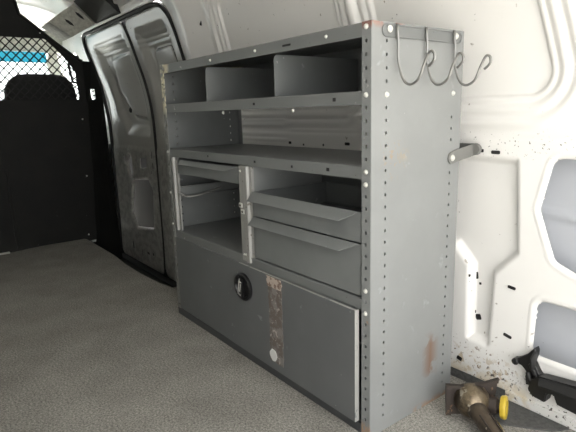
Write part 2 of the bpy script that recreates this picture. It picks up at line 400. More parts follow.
blA = rpoly([(-1.84, 1.38), (-1.88, 1.15), (-1.70, .96), (-1.42, .93), (-1.42, 1.40)], .04)
bigA = rpoly([(-1.78, .450), (-1.49, .475), (-1.41, .40), (-1.45, .10), (-1.79, .057), (-1.90, .16), (-1.84, .30)], .03)
slA = rpoly([(-1.905, .60), (-1.84, .665), (-1.79, .60), (-1.79, .45), (-1.85, .45)], .02)
sqA = rpoly([(-1.61, .63), (-1.48, .65), (-1.485, .57), (-1.62, .55)], .01)
smA = [slot(-1.386, .665, .012, .028), slot(-1.375, .585, .012, .022), slot(-1.41, .535, .010, .012), slot(-1.95, .60, .010, .03), slot(-1.92, -.12, .02, .03, .3), slot(-1.72, -.15, .012, .03), slot(-1.60, -.13, .03, .010), slot(-1.50, -.12, .02, .012), slot(-1.56, 1.0, .001, .001)]
fyA = door('door_1', 0, 0, dA_out, (bayA, blA, 1.425), None, [bigA, slA])
struct(hfield('door_1', np.arange(-2.22, -1.29, .008), np.arange(-.27, 1.60, .008), fyA, [lambda x, z: -dA_out(x, z), bigA, slA, sqA]+smA, door_paint))
dB_out = rpoly([(-1.285, -.245), (-.60, -.245), (-.60, 1.585), (-1.285, 1.585)], .07)
bayB = rpoly([(-1.20, 1.52), (-1.22, .79), (-.70, .79), (-.70, 1.52)], .06)
blB = rpoly([(-1.04, 1.37), (-1.08, .95), (-.76, .95), (-.76, 1.37)], .05)
fyB = door('door_2', 0, 0, dB_out, (bayB, blB, 1.405), None, [])
struct(hfield('door_2', np.arange(-1.30, -.59, .008), np.arange(-.27, 1.60, .008), fyB, [lambda x, z: -dB_out(x, z), rpoly([(-1.08,.45),(-.80,.45),(-.80,.08),(-1.08,.08)],.03)], door_paint))
# outer skins of the doors, coloured dark so the holes look shaded
dskin = mat('door_skin_painted_shade', (.05, .05, .048), .5)
sk = hfield('door_3', np.arange(-2.45, -.30, .05), np.arange(-.34, 1.66, .04), lambda x, z: yw(z)+.085, [], dskin); struct(sk)
# door seal (black tube along the opening) and the seal between the leaves
pts = []
for k, (x, z) in enumerate([(-2.215, -.25), (-2.215, .2), (-2.215, .6), (-2.215, .9), (-2.215, 1.2), (-2.215, 1.4), (-2.20, 1.51), (-2.12, 1.585), (-1.9, 1.59), (-1.6, 1.59), (-1.3, 1.59), (-1.0, 1.59), (-.74, 1.585), (-.645, 1.54), (-.612, 1.45), (-.61, 1.3), (-.61, 1.1), (-.61, .9), (-.61, .5), (-.61, 0), (-.61, -.25)]):
    pts.append((x, float(yw(z))-.004, z))
bm = NB(); tube(bm, smooth_path(pts, 5), .014); struct(obj('trim_6', bm, rubber_and_dark, None, True))
pts = [(-1.30, float(yw(z))+.006, z) for z in np.linspace(-.25, 1.57, 22)]
bm = NB(); tube(bm, smooth_path(pts, 2), .013); struct(obj('trim_7', bm, rubber_and_dark, None, True))
# sill of the door opening
bm = NB(); box(bm, -2.25, -.55, .44, .60, -.275, -.25); struct(obj('trim_8', bm, rubber_and_dark))
# dark seams round the window blanks
def ring_of(poly, r, n=8):
    I = inset(poly, r); out = []; N_ = len(I); P_ = [Vector(p) for p in I]; ar = sum(P_[i].x*P_[(i+1)%N_].y-P_[(i+1)%N_].x*P_[i].y for i in range(N_)); sg = -1 if ar > 0 else 1
    for i in range(N_):
        a, b, c = P_[i-1], P_[i], P_[(i+1)%N_]; e1 = (b-a).normalized(); e2 = (c-b).normalized()
        n1 = Vector((-e1.y, e1.x))*sg; n2 = Vector((-e2.y, e2.x))*sg
        for k in range(n+1):
            v = (n1*(1-k/n)+n2*(k/n)).normalized(); out.append(b+v*r)
    return out
for fy_, poly, r_, nm in ((fyA, [(-1.84, 1.38), (-1.88, 1.15), (-1.70, .96), (-1.42, .93), (-1.42, 1.40)], .04, 'trim_14'), (fyB, [(-1.04, 1.37), (-1.08, .95), (-.76, .95), (-.76, 1.37)], .05, 'trim_15')):
    ps = ring_of(poly, r_); fine = []
    for a, b in zip(ps, ps[1:]+ps[:1]):
        m_n = max(1, int((b-a).length/.03)); fine += [a.lerp(b, k/m_n) for k in range(m_n)]
    xs = np.array([p.x for p in fine]); zs = np.array([p.y for p in fine]); ys = fy_(xs, zs)
    bm = NB(); tube(bm, [(x, y-.003, z) for x, y, z in zip(xs, ys, zs)], .0030, 6, True); struct(obj(nm, bm, rubber_and_dark))
# latch button on the front leaf
bm = NB(); yy = float(fyA(np.array([-1.80]), np.array([1.00]))[0]); lathe(bm, (-1.80, yy+.004, 1.00), (0, -1, 0), [(0, .022), (.012, .022), (.018, .014), (.019, 0)])
struct(obj('trim_9', bm, rubber_and_dark, None, False, 40))

# ---- cab beyond the partition: windscreen, right cab side with its window
bm = NB()
prism(bm, [(-3.15, -1.3, .88), (-3.15, .42, .88), (-2.92, .30, 1.445), (-2.92, -1.2, 1.445)], (-.006, 0, 0)); w1 = struct(obj('window_1', bm, glass))
bm = NB()
prism(bm, [(-2.917, -1.2, 1.447), (-2.917, .222, 1.447), (-2.885, .205, 1.535), (-2.885, -1.18, 1.535)], (-.006, 0, 0)); struct(obj('window_2', bm, tint))
bm = NB()
prism(bm, [(-3.17, -1.42, -.15), (-3.17, .5, -.15), (-3.16, .5, .88), (-3.16, -1.42, .88)], (-.03, 0, 0)); struct(obj('wall_front', bm, rubber_and_dark))
bm = NB()
prism(bm, [(-2.88, -1.3, 1.535), (-2.88, .40, 1.535), (-2.60, .40, 1.66), (-2.60, -1.3, 1.66)], (0, 0, .02)); struct(obj('ceiling', bm, trim_m))
prism(bm := NB(), [(-2.90, .24, 1.54), (-2.90, .21, 1.44), (-3.15, .40, .88), (-3.15, .48, .88), (-2.90, .30, 1.54)], (-.03, 0, 0)); struct(obj('trim_10', bm, trim_m))
cabwin = rpoly([(-3.15, .90), (-2.50, .90), (-2.50, 1.50), (-3.08, 1.50)], .04)
struct(hfield('wall_right', np.arange(-3.2, -2.21, .02), np.arange(-.2, 1.655, .02), lambda x, z: yw(z)+.0, [cabwin], white))
bm = NB(); prism(bm, [(-3.17, float(yw(.9))+.02, .88), (-2.46, float(yw(.9))+.02, .88), (-2.46, float(yw(1.5))+.02, 1.52), (-3.17, float(yw(1.5))+.02, 1.52)], (0, .005, 0)); struct(obj('window_3', bm, glass))

# ---- roof gusset with two slots over the doors, and the dark trim beside it
bm = NB()
gus = [(-.014, 1.61), (.161, 1.745), (.302, 1.621), (.129, 1.52)]
def gp(u, v, x=-1.75):
    a, b, c, d = [Vector(p) for p in gus]; p = (a*(1-u)+b*u)*(1-v)+(d*(1-u)+c*u)*v; return Vector((x, p.x, p.y))
hs = [(.18, .40, .43, .53), (.62, .86, .43, .53)]
us = [0, .36, .45, .80, .89, 1]; vs_ = [0, .24, .68, 1]
for i in range(5):
    for j in range(3):
        if j == 1 and i in (1, 3):      # a slot with pointed ends: corner triangles around a lens
            u0, u1, v0, v1 = us[i], us[i+1], vs_[j], vs_[j+1]; um = (u0+u1)/2; A_ = [(um, v0), (u1, v0+(v1-v0)*.3), (u1, v0+(v1-v0)*.7), (um, v1), (u0, v0+(v1-v0)*.7), (u0, v0+(v1-v0)*.3)]
            for tri in (((u0, v0), A_[0], A_[5]), ((u1, v0), A_[1], A_[0]), ((u1, v1), A_[3], A_[2]), ((u0, v1), A_[4], A_[3])):
                bm.faces.new([bm.verts.new(gp(*p)) for p in tri])
            continue
        bm.faces.new([bm.verts.new(gp(u, v)) for u, v in ((us[i], vs_[j]), (us[i+1], vs_[j]), (us[i+1], vs_[j+1]), (us[i], vs_[j+1]))])
for (u0, v0), (u1, v1) in (((0,0),(1,0)), ((1,0),(1,1)), ((1,1),(0,1)), ((0,1),(0,0))):
    bm.faces.new([bm.verts.new(p) for p in (gp(u0, v0), gp(u1, v1), gp(u1, v1, -2.0), gp(u0, v0, -2.0))])
bmesh.ops.remove_doubles(bm, verts=bm.verts, dist=1e-5)
bb = NB(); prism(bb, [gp(u, v, -1.765) for u, v in ((.1,.1),(.95,.1),(.95,.9),(.1,.9))], (-.01, 0, 0)); struct(obj('trim_dark_backing', bb, rubber_and_dark))  # black sheet added behind the slots to paint in their darkness
struct(obj('trim_11', bm, trim_m))
bm = NB(); prism(bm, [(-1.74, .163, 1.76), (-1.74, .304, 1.625), (-1.74, .345, 1.61), (-1.74, .36, 1.68), (-1.74, .27, 1.80)], (.50, -.02, .0)); struct(obj('trim_12', bm, rubber_and_dark))

# ================================================================== PARTITION
PX = -1.93
part = thing('safety_partition', 'black steel safety partition with diamond mesh window behind the dark seat', 'partition', (PX, -.5, 0))
outer = [(-1.40, -.02), (.20, -.02), (.23, .6), (.24, 1.0), (.235, 1.372), (.21, 1.378), (.06, 1.490), (-.12, 1.640), (-.165, 1.675), (-.185, 1.77), (-.22, 1.80), (-1.2, 1.80), (-1.40, 1.3)]
win = [(-1.20, 1.09), (.185, 1.09), (.172, 1.30), (.085, 1.42), (-.015, 1.52), (-1.20, 1.52)]
sdo = rpoly(outer, .004); sdw = rpoly(win, .01)
def grid_panel(name, xs, m_):
    gy = np.arange(-1.42, .26, .014); gz = np.arange(-.03, 1.82, .014)
    o = hfield(name, gy, gz, lambda a, b: 0*a, [lambda a, b: -sdo(a, b), sdw], m_, part)
    for v in o.data.vertices: v.co = Vector((PX, v.co.x, v.co.z))
    for p in o.data.polygons: p.use_smooth = False
    return off(o, part)
grid_panel('panel', None, part_m)
bm = NB()
for sgn in (1, -1):
    for c in np.arange(-3.2, 4.2, .0585):
        # line y = sgn*z + c' ; sample where inside the window
        ts = np.arange(1.07, 1.54, .004); ys = sgn*(ts-1.09)*.95+c
        ins = sdw(ys, ts) < .012
        if not ins.any(): continue
        t0 = ts[ins].min(); t1 = ts[ins].max()
        if t1-t0 < .01: continue
        a = Vector((PX, sgn*(t0-1.09)*.95+c, t0)); b = Vector((PX, sgn*(t1-1.09)*.95+c, t1))
        d = (b-a).normalized(); n_ = Vector((1, 0, 0)).cross(d)*.0042; x_ = Vector((.0025 if sgn > 0 else .0015, 0, 0))
        hexa(bm, [a-n_-x_, a+n_-x_, b+n_-x_, b-n_-x_, a-n_+x_, a+n_+x_, b+n_+x_, b-n_+x_])
off(obj('mesh_screen', bm, mesh_m, part), part)
# frame rib round the top edge and along the right edge
bm = NB()
e_ = [(.232, 1.372), (.21, 1.380), (.06, 1.492), (-.12, 1.642), (-.165, 1.677), (-.185, 1.77)]
tube(bm, [(PX+.008, y, z) for y, z in e_], .012, 8)
off(obj('frame', bm, part_m, part, True), part)
bm = NB()       # side wing turning forward to the door pillar
prof = [(-.30, .43, .24), (.3, .43, .24), (.75, .425, .24), (1.07, .41, .24)]
hexa(bm, [(PX, .19, -.28), (PX-.14, .44, -.28), (PX-.15, .44, -.28), (PX-.01, .19, -.28), (PX, .23, 1.09), (PX-.14, .41, 1.09), (PX-.15, .41, 1.09), (PX-.01, .23, 1.09)])
hexa(bm, [(PX-.075, .332, 1.07), (PX-.14, .41, 1.07), (PX-.15, .41, 1.07), (PX-.085, .332, 1.07), (PX-.075, .332, 1.2), (PX-.14, .40, 1.2), (PX-.15, .40, 1.2), (PX-.085, .332, 1.2)])
hexa(bm, [(PX, .23, 1.07), (PX-.03, .285, 1.07), (PX-.04, .285, 1.07), (PX-.01, .23, 1.07), (PX, .23, 1.375), (PX-.03, .285, 1.375), (PX-.04, .285, 1.375), (PX-.01, .23, 1.375)])
hexa(bm, [(PX-.03, .285, 1.17), (PX-.14, .40, 1.17), (PX-.15, .40, 1.17), (PX-.04, .285, 1.17), (PX-.03, .285, 1.375), (PX-.05, .32, 1.375), (PX-.06, .32, 1.375), (PX-.04, .285, 1.375)])
for k in range(3):
    a = Vector((PX-.04, .30, 1.08+.035*k)); b = Vector((PX-.13, .40, 1.115+.035*k)); n_ = Vector((0, 0, .004)); x_ = Vector((.003, 0, 0))
    hexa(bm, [a-n_-x_, a+n_-x_, b+n_-x_, b-n_-x_, a-n_+x_, a+n_+x_, b+n_+x_, b-n_+x_])
off(obj('side_wing', bm, part_m, part), part)
bm = NB(); box(bm, PX+.002, PX+.014, -.385, -.365, 0, .60, .003); off(obj('edge_strip', bm, part_m, part), part)
for (y, z) in ((.19, .94), (.175, .50), (.14, .03), (-.14, 1.66), (-.04, 1.56)):
    bm = NB(); lathe(bm, (PX+.001, y, z), (1, 0, 0), [(0, .006), (.006, .006), (.009, .003)], 10); off(obj('bolt', bm, bolt_m, part), part)
bm = NB(); box(bm, -1.88, -1.855, -1.3, -.44, .0, .010, .002); th = off(obj('threshold', bm, steel, part), part)

# ---- seat in the cab
seat = thing('passenger_seat', 'dark grey high-backed passenger seat in front of the mesh window', 'seat', (-2.42, .02, -.12))
def loft(rings, bm):
    R_ = [[bm.verts.new(p) for p in r] for r in rings]; n = len(R_[0])
    for a, b in zip(R_, R_[1:]):
        for i in range(n): bm.faces.new((a[i], a[(i+1)%n], b[(i+1)%n], b[i]))
    bm.faces.new(R_[0][::-1]); bm.faces.new(R_[-1]); return bm
def sring(cx, cy, cz, hx, hy, n=28, p=.5):
    return [(cx+hx*math.copysign(abs(math.cos(t))**p, math.cos(t)), cy+hy*math.copysign(abs(math.sin(t))**p, math.sin(t)), cz) for t in [2*math.pi*i/n for i in range(n)]]
bm = NB()
loft([sring(-2.42+.04*k/9, .02, z, hx, hy) for k, (z, hx, hy) in enumerate([(.30, .05, .20), (.33, .08, .25), (.6, .09, .27), (.95, .09, .285), (1.08, .085, .275), (1.18, .08, .265), (1.24, .075, .24), (1.28, .065, .20), (1.30, .045, .155), (1.307, .015, .10)])], bm)
off(obj('backrest', bm, seat_m, seat, False, 50), seat)
bm = NB(); loft([sring(-2.62, .02, z, hx, hy) for z, hx, hy in ((.24, .22, .24), (.27, .25, .27), (.36, .25, .27), (.39, .23, .25))], bm); off(obj('seat_cushion', bm, seat_m, seat, False, 50), seat)
bm = NB(); box(bm, -2.80, -2.45, -.18, .22, -.12, .26, .02); off(obj('seat_base', bm, black, seat), seat)
# black bar of the seat-belt pillar seen through the mesh
bm = NB(); tube(bm, smooth_path([(-2.30, .43, .2), (-2.29, .40, .8), (-2.28, .35, 1.2), (-2.28, .29, 1.45)]), .022, 10)
tube(bm, [(-2.28, .345, 1.22), (-2.26, .24, 1.24), (-2.26, .22, 1.38), (-2.28, .29, 1.43)], .012, 8)
tag(obj('seat_belt_post', bm, black, None, True), 'black seat belt post beside the dark seat behind the mesh', 'belt post')

# ================================================================== SHELVING UNIT
L, D, H = 1.2714, .3932, 1.17
unit = thing('shelving_unit', 'tall grey metal van shelving unit with drawers, bins and drop-down flap', 'shelving unit', (L/2, D/2, 0))
def U(o): return off(o, unit)
P = .0335
hz = [1.157-P*k for k in range(35) if 1.157-P*k > .02]
boltF = [1.157, .989, .788, .754, .4536, .3866, ]
isb = lambda z, B: any(abs(z-b) < .012 for b in B)
# side panels (perforated) with back column of holes
sideB_f = [.989, 1.157]; sideB_b = [.992, 1.157, .80]
bm = NB()
perf(bm, lambda u, v: (L-.001, u, v), .0, D, .0, H, [(.055, [z for z in hz if z < 1.13 and not isb(z, [.989])]), (.346, [z for z in hz if z < .80 or .83 < z < .95])], .0036, .0046)
U(solid(obj('side_panel', bm, side_m, unit, recalc=False), .003, 0))
bm = NB()
perf(bm, lambda u, v: (.001, u, v), .0, D, .0, H, [(.055, [z for z in hz if z < 1.13]), (.346, hz)], .0036, .0046)
U(solid(obj('side_panel', bm, grey, unit, recalc=False), .003, 0))
# front posts: folded flange, punched
for (xa, xb, xc, m_, corner) in ((L-.033, L, L-.0175, post_m, L), (0, .030, .0155, worn_post, 0)):
    bm = NB()
    perf(bm, lambda u, v: (u, -.001, v), xa, xb, .0, H, [(xc, [z for z in hz if not isb(z, boltF)])], .0042, .0050)
    o = U(solid(obj('post', bm, m_, unit, recalc=False), .003, 0))
# rear posts
for (xa, xb) in ((L-.035, L-.003), (.003, .035)):
    bm = NB(); box(bm, xa, xb, D-.003, D, 0, H-.002); U(obj('post', bm, post_m, unit))
    bm = NB()
# bolts
def bolt(p, axis, r=.0078, m_=bolt_m, par=unit):
    bm = NB(); p = Vector(p); a = Vector(axis)
    lathe(bm, p, a, [(0, r*1.25), (.0012, r*1.25), (.0014, r), (.004, r*.95), (.0058, r*.6), (.0062, 0)], 14)
    return U(obj('bolt', bm, m_, par, False, 35))
for z in boltF: bolt((L-.0175, -.0025, z), (0, -1, 0), .0058)
for z in (.788, .60, .452): bolt((.0155, -.0025, z), (0, -1, 0), .005)
bolt((L+.0005, .056, .989), (1, 0, 0), .0058); bolt((L+.0005, .349, .992), (1, 0, 0), .0058)
# shelf trays with a folded front lip
def tray(zt, lip, name='shelf', x0=.004, x1=L-.004, m_=rail_m, sheet_m=grey):
    bm = NB()
    prof = [(.0005, zt-lip), (.0005, zt-.003), (.003, zt), (D-.006, zt), (D-.006, zt-.02)]
    th = .0022
    a = [(x0, y, z) for y, z in prof]
    inn = [(x0, .0005+th, zt-lip), (x0, .0005+th, zt-.003), (x0, .004, zt-th), (x0, D-.006-th, zt-th), (x0, D-.006-th, zt-.02)]
    prism(bm, a+inn[::-1], (x1-x0, 0, 0))
    prism(bm, [(x0, .002, zt-lip), (x0, .014, zt-lip), (x0, .014, zt-lip+.002), (x0, .002, zt-lip+.002)], (x1-x0, 0, 0))
    return U(obj(name, bm, m_, unit))
# the lips sit just behind the post flanges, hence 3 mm back
tray(H, .036, 'top_panel'); tray(1.0, .036); tray(.802, .035); tray(.425, .034, x0=.004); 
tray(.028, .020, 'bottom_panel')
for (x, z) in ((.45, 1.150), (.75, 1.152), (1.10, 1.152)): bolt((x, .0005, z), (0, -1, 0), .0042)
for (x, z) in ((.52, .955), (.94, .955)):
    bolt((x, .004, z), (0, -1, 0), .0050)
# dark punched marks on the lips
for (x, z, a, b) in ((.73, .981, .006, .004), (1.13, .981, .006, .005), (.385, .786, .004, .004), (.72, .784, .005, .004), (.93, .781, .004, .004), (1.10, .784, .006, .005), (.92, 1.150, .020, .003)):
    bm = NB(); box(bm, x-a, x+a, -.0006, .0004, z-b, z+b); U(obj('punched_slot', bm, rubber_and_dark, unit))
# dividers of the top bins
for x in (.393, .843, 1.225):
    bm = NB(); z1 = 1.131
    pts = [(x, .006, 1.001), (x, D-.008, 1.001), (x, D-.008, z1)] + [(x, .006+.016*(1-math.sin(t)), z1-.016*(1-math.cos(t))) for t in np.linspace(0, math.pi/2, 6)]
    if x > 1: pts = [(x, .10, 1.001), (x, D-.008, 1.001), (x, D-.008, 1.11), (x, .11, 1.11)]
    prism(bm, pts, (.0025, 0, 0)); box(bm, x, x+.018, .012, D-.01, 1.0008, 1.0025); U(obj('divider', bm, grey, unit))
# back sheet of the bins and of the compartments below the middle shelf
bm = NB(); box(bm, .005, L-.005, D-.005, D-.003, 1.001, H-.003); U(obj('back_panel', bm, grey, unit))
bm = NB(); box(bm, .005, L-.005, D-.005, D-.003, .03, .76); U(obj('back_panel', bm, grey, unit))
# drawer frame: left stile, centre stile
bm = NB(); prism(bm, [(.034, .001, .428), (.060, .001, .428), (.060, -.006, .428), (.066, -.006, .428), (.070, .004, .428), (.090, .004, .428), (.090, .012, .428), (.034, .012, .428)], (0, 0, .338)); U(obj('drawer_stile', bm, stile_m, unit))
bm = NB()
prism(bm, [(.612, .0, .404), (.646, .0, .404), (.650, -.006, .404), (.656, -.0075, .404), (.672, -.0075, .404), (.676, .002, .404), (.690, .003, .404), (.690, .014, .404), (.612, .012, .404)], (0, 0, .360))
bb = NB(); box(bb, .687, .689, .013, .34, .426, .764); U(obj('frame_side', bb, post_m, unit))
bb = NB(); box(bb, .612, .614, .013, .34, .426, .764); U(obj('frame_side', bb, post_m, unit))
st = U(obj('drawer_stile', bm, stile_m, unit)); st['label'] = 'worn bright steel centre stile'
for (x, z) in ((.620, .617), (.633, .594)):
    bm = NB(); box(bm, x-.0105, x+.0105, -.006, .0, z-.0085, z+.0085, .002); o = U(obj('nut', bm, bolt_m, unit))
    bm = NB(); cyl(bm, (x, -.0058, z), (x, -.0068, z), .0045, n=12); o2 = U(obj('bolt', bm, rubber_and_dark, unit))  # black disc painting in the dark hole of the nut
for (x, z) in ((.640, .430), (.628, .429), (.625, .745)): bolt((x, -.0005, z), (0, -1, 0), .004)
# drawer runners on the left inside face, one bent loose
bm = NB(); box(bm, .088, .092, .012, .36, .590, .634); box(bm, .088, .112, .012, .36, .588, .591); box(bm, .088, .112, .012, .36, .632, .635); U(obj('runner', bm, grey, unit))
bm = NB(); tube(bm, smooth_path([(.10, .012, .597), (.112, .02, .592), (.125, .06, .588), (.09, .22, .606), (.045, .34, .618)]), .004, 8); U(obj('runner', bm, stile_m, unit, True))
bm = NB(); tube(bm, smooth_path([(.094, .004, .60), (.104, -.004, .607), (.118, .004, .603), (.12, .012, .596), (.106, .010, .592)]), .0035, 8); U(obj('clip', bm, stile_m, unit, True))
bm = NB(); box(bm, .592, .610, .03, .37, .618, .648, .002); U(obj('runner', bm, grey, unit))
# drawers
def drawer(x0, x1, z0, z1, lip_out=.026, lip_dn=.030, lip0=None, lip1=None, dy=0, name='drawer', depth=.35, taper=.055, sideh=None):
    y0 = .001+dy; sh = sideh if sideh else z1; bm = NB(); t = .002
    box(bm, x0, x1, y0, y0+t, z0, z1)
    box(bm, x0+.004, x0+.004+t, y0, y0+depth, z0, sh); box(bm, x1-.004-t, x1-.004, y0, y0+depth, z0, sh)
    box(bm, x0+.004, x1-.004, y0+t, y0+depth, z0+.004, z0+.004+t); box(bm, x0+.004, x1-.004, y0+depth-t, y0+depth, z0, sh)
    # rolled rims
    box(bm, x0+.004, x0+.014, y0+.02, y0+depth, sh-t, sh); box(bm, x1-.014, x1-.004, y0+.02, y0+depth, sh-t, sh)
    d = U(obj(name, bm, grey, unit))
    l0 = x0 if lip0 is None else lip0; l1 = x1 if lip1 is None else lip1
    bm = NB()
    A = [(l0, y0, z1), (l1, y0, z1), (l1-taper, y0-lip_out, z1-lip_dn), (l0+(0.0 if lip0 is None else .012), y0-lip_out, z1-lip_dn)]
    prism(bm, A, (0, .0005, -.0022))
    h = obj('handle', bm, grey, d); h.matrix_parent_inverse = Matrix.Identity(4)
    return d
drawer(.695, L-.034, .588, .675, lip1=1.222)
drawer(.695, L-.034, .432, .583, lip1=1.222, lip_dn=.026, sideh=.57)
drawer(.100, .606, .695, .757, lip_out=.020, lip_dn=.018, lip0=.13, lip1=.600)
# drop-down flap of the bottom compartment, standing slightly ajar at the right
fx0, fx1, fz0, fz1 = .031, 1.2265, .034, .391
yl, yr = -.004, -.0175
bm = NB()
def fl_pts(x0, x1, z0, z1, d0, d1):
    y = lambda x: yl+(yr-yl)*(x-fx0)/(fx1-fx0)
    return [(x0, y(x0)-d0, z0), (x1, y(x1)-d0, z0), (x1, y(x1)-d1, z0), (x0, y(x0)-d1, z0), (x0, y(x0)-d0, z1), (x1, y(x1)-d0, z1), (x1, y(x1)-d1, z1), (x0, y(x0)-d1, z1)]
hexa(bm, fl_pts(fx0, fx1, fz0, fz1, -.016, 0))
bmesh.ops.recalc_face_normals(bm, faces=bm.faces)
bmesh.ops.bevel(bm, geom=bm.edges[:], offset=.0015, segments=1, affect='EDGES')
flap = U(obj('flap_door', bm, flap_m, unit))
edge_m = mat('pale_flap_edge', (.38, .38, .36), .5, spots=[(40, .6, .05, (.22, .23, .23))])  # paler strips on the flap's right end and top edge
bm = NB(); hexa(bm, fl_pts(fx1-.001, fx1+.0012, fz0+.002, fz1, -.0155, .0006)); hexa(bm, fl_pts(.60, fx1+.0012, fz1-.0005, fz1+.0014, -.006, .0004))
o = obj('pale_edge', bm, edge_m, flap); o.matrix_parent_inverse = Matrix.Identity(4); o['label'] = 'pale strip along the right and top edges of the flap'
yf = lambda x: yl+(yr-yl)*(x-fx0)/(fx1-fx0)
# tape residue: torn strip, irregular outline
def torn(x0, x1, z0, z1, n, jit, th, m_, name, par, d=0.0):
    bm = NB(); Lp = []; Rp = []
    for k in range(n+1):
        z = z0+(z1-z0)*k/n
        Lp.append((x0+random.uniform(-jit, jit), z)); Rp.append((x1+random.uniform(-jit, jit), z))
    Pp = [(x, yf(x)-d, z) for x, z in Lp]+[(x, yf(x)-d, z) for x, z in Rp[::-1]]
    prism(bm, Pp, (0, -th, 0)); o = obj(name, bm, m_, par); o.matrix_parent_inverse = Matrix.Identity(4); return o
o = torn(.792, .872, .066, .352, 26, .0035, .0010, tape_m, 'tape_residue', flap, .0002); o['label'] = 'torn brown strip of tape residue'
o = torn(.786, .874, .350, .388, 6, .006, .0014, tape2_m, 'tape_residue', flap, .0003); o['label'] = 'cream scrap at the top of the tape strip'
bm = NB(); random.seed(9)
pp = [(.812+.020*math.cos(t)*(1+.25*random.random()), .092+.021*math.sin(t)*(1+.2*random.random())) for t in np.linspace(0, 2*math.pi, 14)[:-1]]
prism(bm, [(x, yf(x)-.0006, z) for x, z in pp], (0, -.0016, 0)); o = obj('paint_chip', bm, paper_m, flap); o.matrix_parent_inverse = Matrix.Identity(4); o['label'] = 'bare white spot at the foot of the tape strip'
# oval paddle latch
lx, lz = .628, .303
bm = NB(); n = 40
def oval(rx, rz, y): return [(lx+rx*math.cos(2*math.pi*k/n), y, lz+rz*math.sin(2*math.pi*k/n)) for k in range(n)]
y0 = yf(lx)
loft([oval(.058, .054, y0), oval(.058, .054, y0-.008), oval(.054, .050, y0-.012), oval(.045, .042, y0-.012), oval(.041, .038, y0-.004)], bm)
lt = obj('latch', bm, latch_m, flap, False, 35); lt.matrix_parent_inverse = Matrix.Identity(4)
bm = NB(); c_, s_ = math.cos(.25), math.sin(.25)
def rt(u, v): return (lx-.004+u*c_+v*s_, lz-u*s_+v*c_)
def slab(u0, u1, v0, v1, ya, yb):
    pts = [rt(u, v) for u, v in ((u0, v0), (u1, v0), (u1, v1), (u0, v1))]; prism(bm, [(x, ya, z) for x, z in pts], (0, yb-ya, 0))
slab(-.016, .016, -.040, .040, y0-.004, y0-.015)
h = obj('latch_handle', bm, latch_m, lt); h.matrix_parent_inverse = Matrix.Identity(4)
bm = NB(); slab(-.013, -.008, -.034, .032, y0-.015, y0-.0165); slab(-.012, .004, .018, .023, y0-.015, y0-.0165); slab(-.012, .010, -.034, -.029, y0-.015, y0-.0165); slab(-.002, .003, -.02, .012, y0-.015, y0-.0165)
h = obj('latch_mark', bm, bolt_m, lt); h.matrix_parent_inverse = Matrix.Identity(4); h['label'] = 'worn silver edge lines on the latch'
# kick plate
bm = NB(); box(bm, .004, L-.034, -.0045, .004, .0, .030); U(obj('kick_plate', bm, mat('dark_kick_enamel', (.06, .063, .066), .5), unit))
# wall bracket
bm = NB()
def strip(bm, pts, hh, th):
    for a, b in zip(pts, pts[1:]):
        a = Vector(a); b = Vector(b); d = (b-a).normalized(); n_ = d.cross(Vector((0, 0, 1))).normalized()*th; z_ = Vector((0, 0, hh))
        hexa(bm, [a-n_-z_, b-n_-z_, b+n_-z_, a+n_-z_, a-n_+z_, b-n_+z_, b+n_+z_, a+n_+z_])
strip(bm, [(L+.004, .350, .800), (L+.006, .375, .806), (L+.006, .445, .815), (L+.002, .468, .817)], .0185, .0022)
cyl(bm, (L+.0018, .350, .800), (L+.0062, .350, .800), .0185, n=24)
box(bm, L-.05, L+.006, .468, .474, .800, .836)
cyl(bm, (L+.006, .462, .818), (L+.006, .478, .818), .0185, n=24)
br = U(obj('wall_bracket', bm, mat('bracket_zinc', (.22, .22, .21), .5, .3), unit))
bolt((L+.006, .350, .800), (1, 0, 0), .008)
# hook rack on the right side panel
bm = NB(); zc = 1.149; r_ = .0145; ya, yb = .050, .362
ring = [(ya+r_*math.cos(t), zc+r_*math.sin(t)) for t in np.linspace(math.pi/2, 3*math.pi/2, 10)]+[(yb+r_*math.cos(t), zc+r_*math.sin(t)) for t in np.linspace(-math.pi/2, math.pi/2, 10)]
tube(bm, [(L+.003, y, z) for y, z in ring], .0024, 8, True)
prism(bm, [(L+.0005, y, z) for y, z in ring], (.0022, 0, 0))
rack = U(obj('hook_rack', bm, rail_m, unit, False, 40))
bolt((L+.004, .062, 1.153), (1, 0, 0), .0075); bolt((L+.004, .349, 1.153), (1, 0, 0), .0075)
HK = [(1.279, 1.166), (1.284, 1.12), (1.2855, 1.075), (1.301, 1.028), (1.324, 1.012), (1.352, 1.025), (1.368, 1.060), (1.383, 1.086), (1.395, 1.084), (1.398, 1.070), (1.391, 1.060), (1.380, 1.052)]
hook_m = mat('grey_wire_steel', (.30, .30, .29), .32, .85)
for y in (.085, .205, .333):
    bm = NB(); tube(bm, smooth_path([(L+.003, y, 1.130), (L+.0045, y, 1.150), (1.279, y, 1.169)][:0]+[(x, y+.0, z) for x, z in HK], 7), .0036, 12)
    cyl(bm, (1.281, y, 1.166), (1.281, y, 1.128), .0038)
    o = obj('hook', bm, hook_m, rack, True); o.matrix_parent_inverse = Matrix.Identity(4)

# ================================================================== THINGS ON THE FLOOR
# dark mat along the wall
bm = NB(); mp_ = [(1.30, .34), (1.46, .33), (1.60, .43), (1.625, .478), (1.28, .484)]
prism(bm, [(x, y, .0) for x, y in mp_], (0, 0, .006)); tag(obj('floor_mat', bm, matting), 'dark grey strip of matting along the foot of the white wall', 'mat')

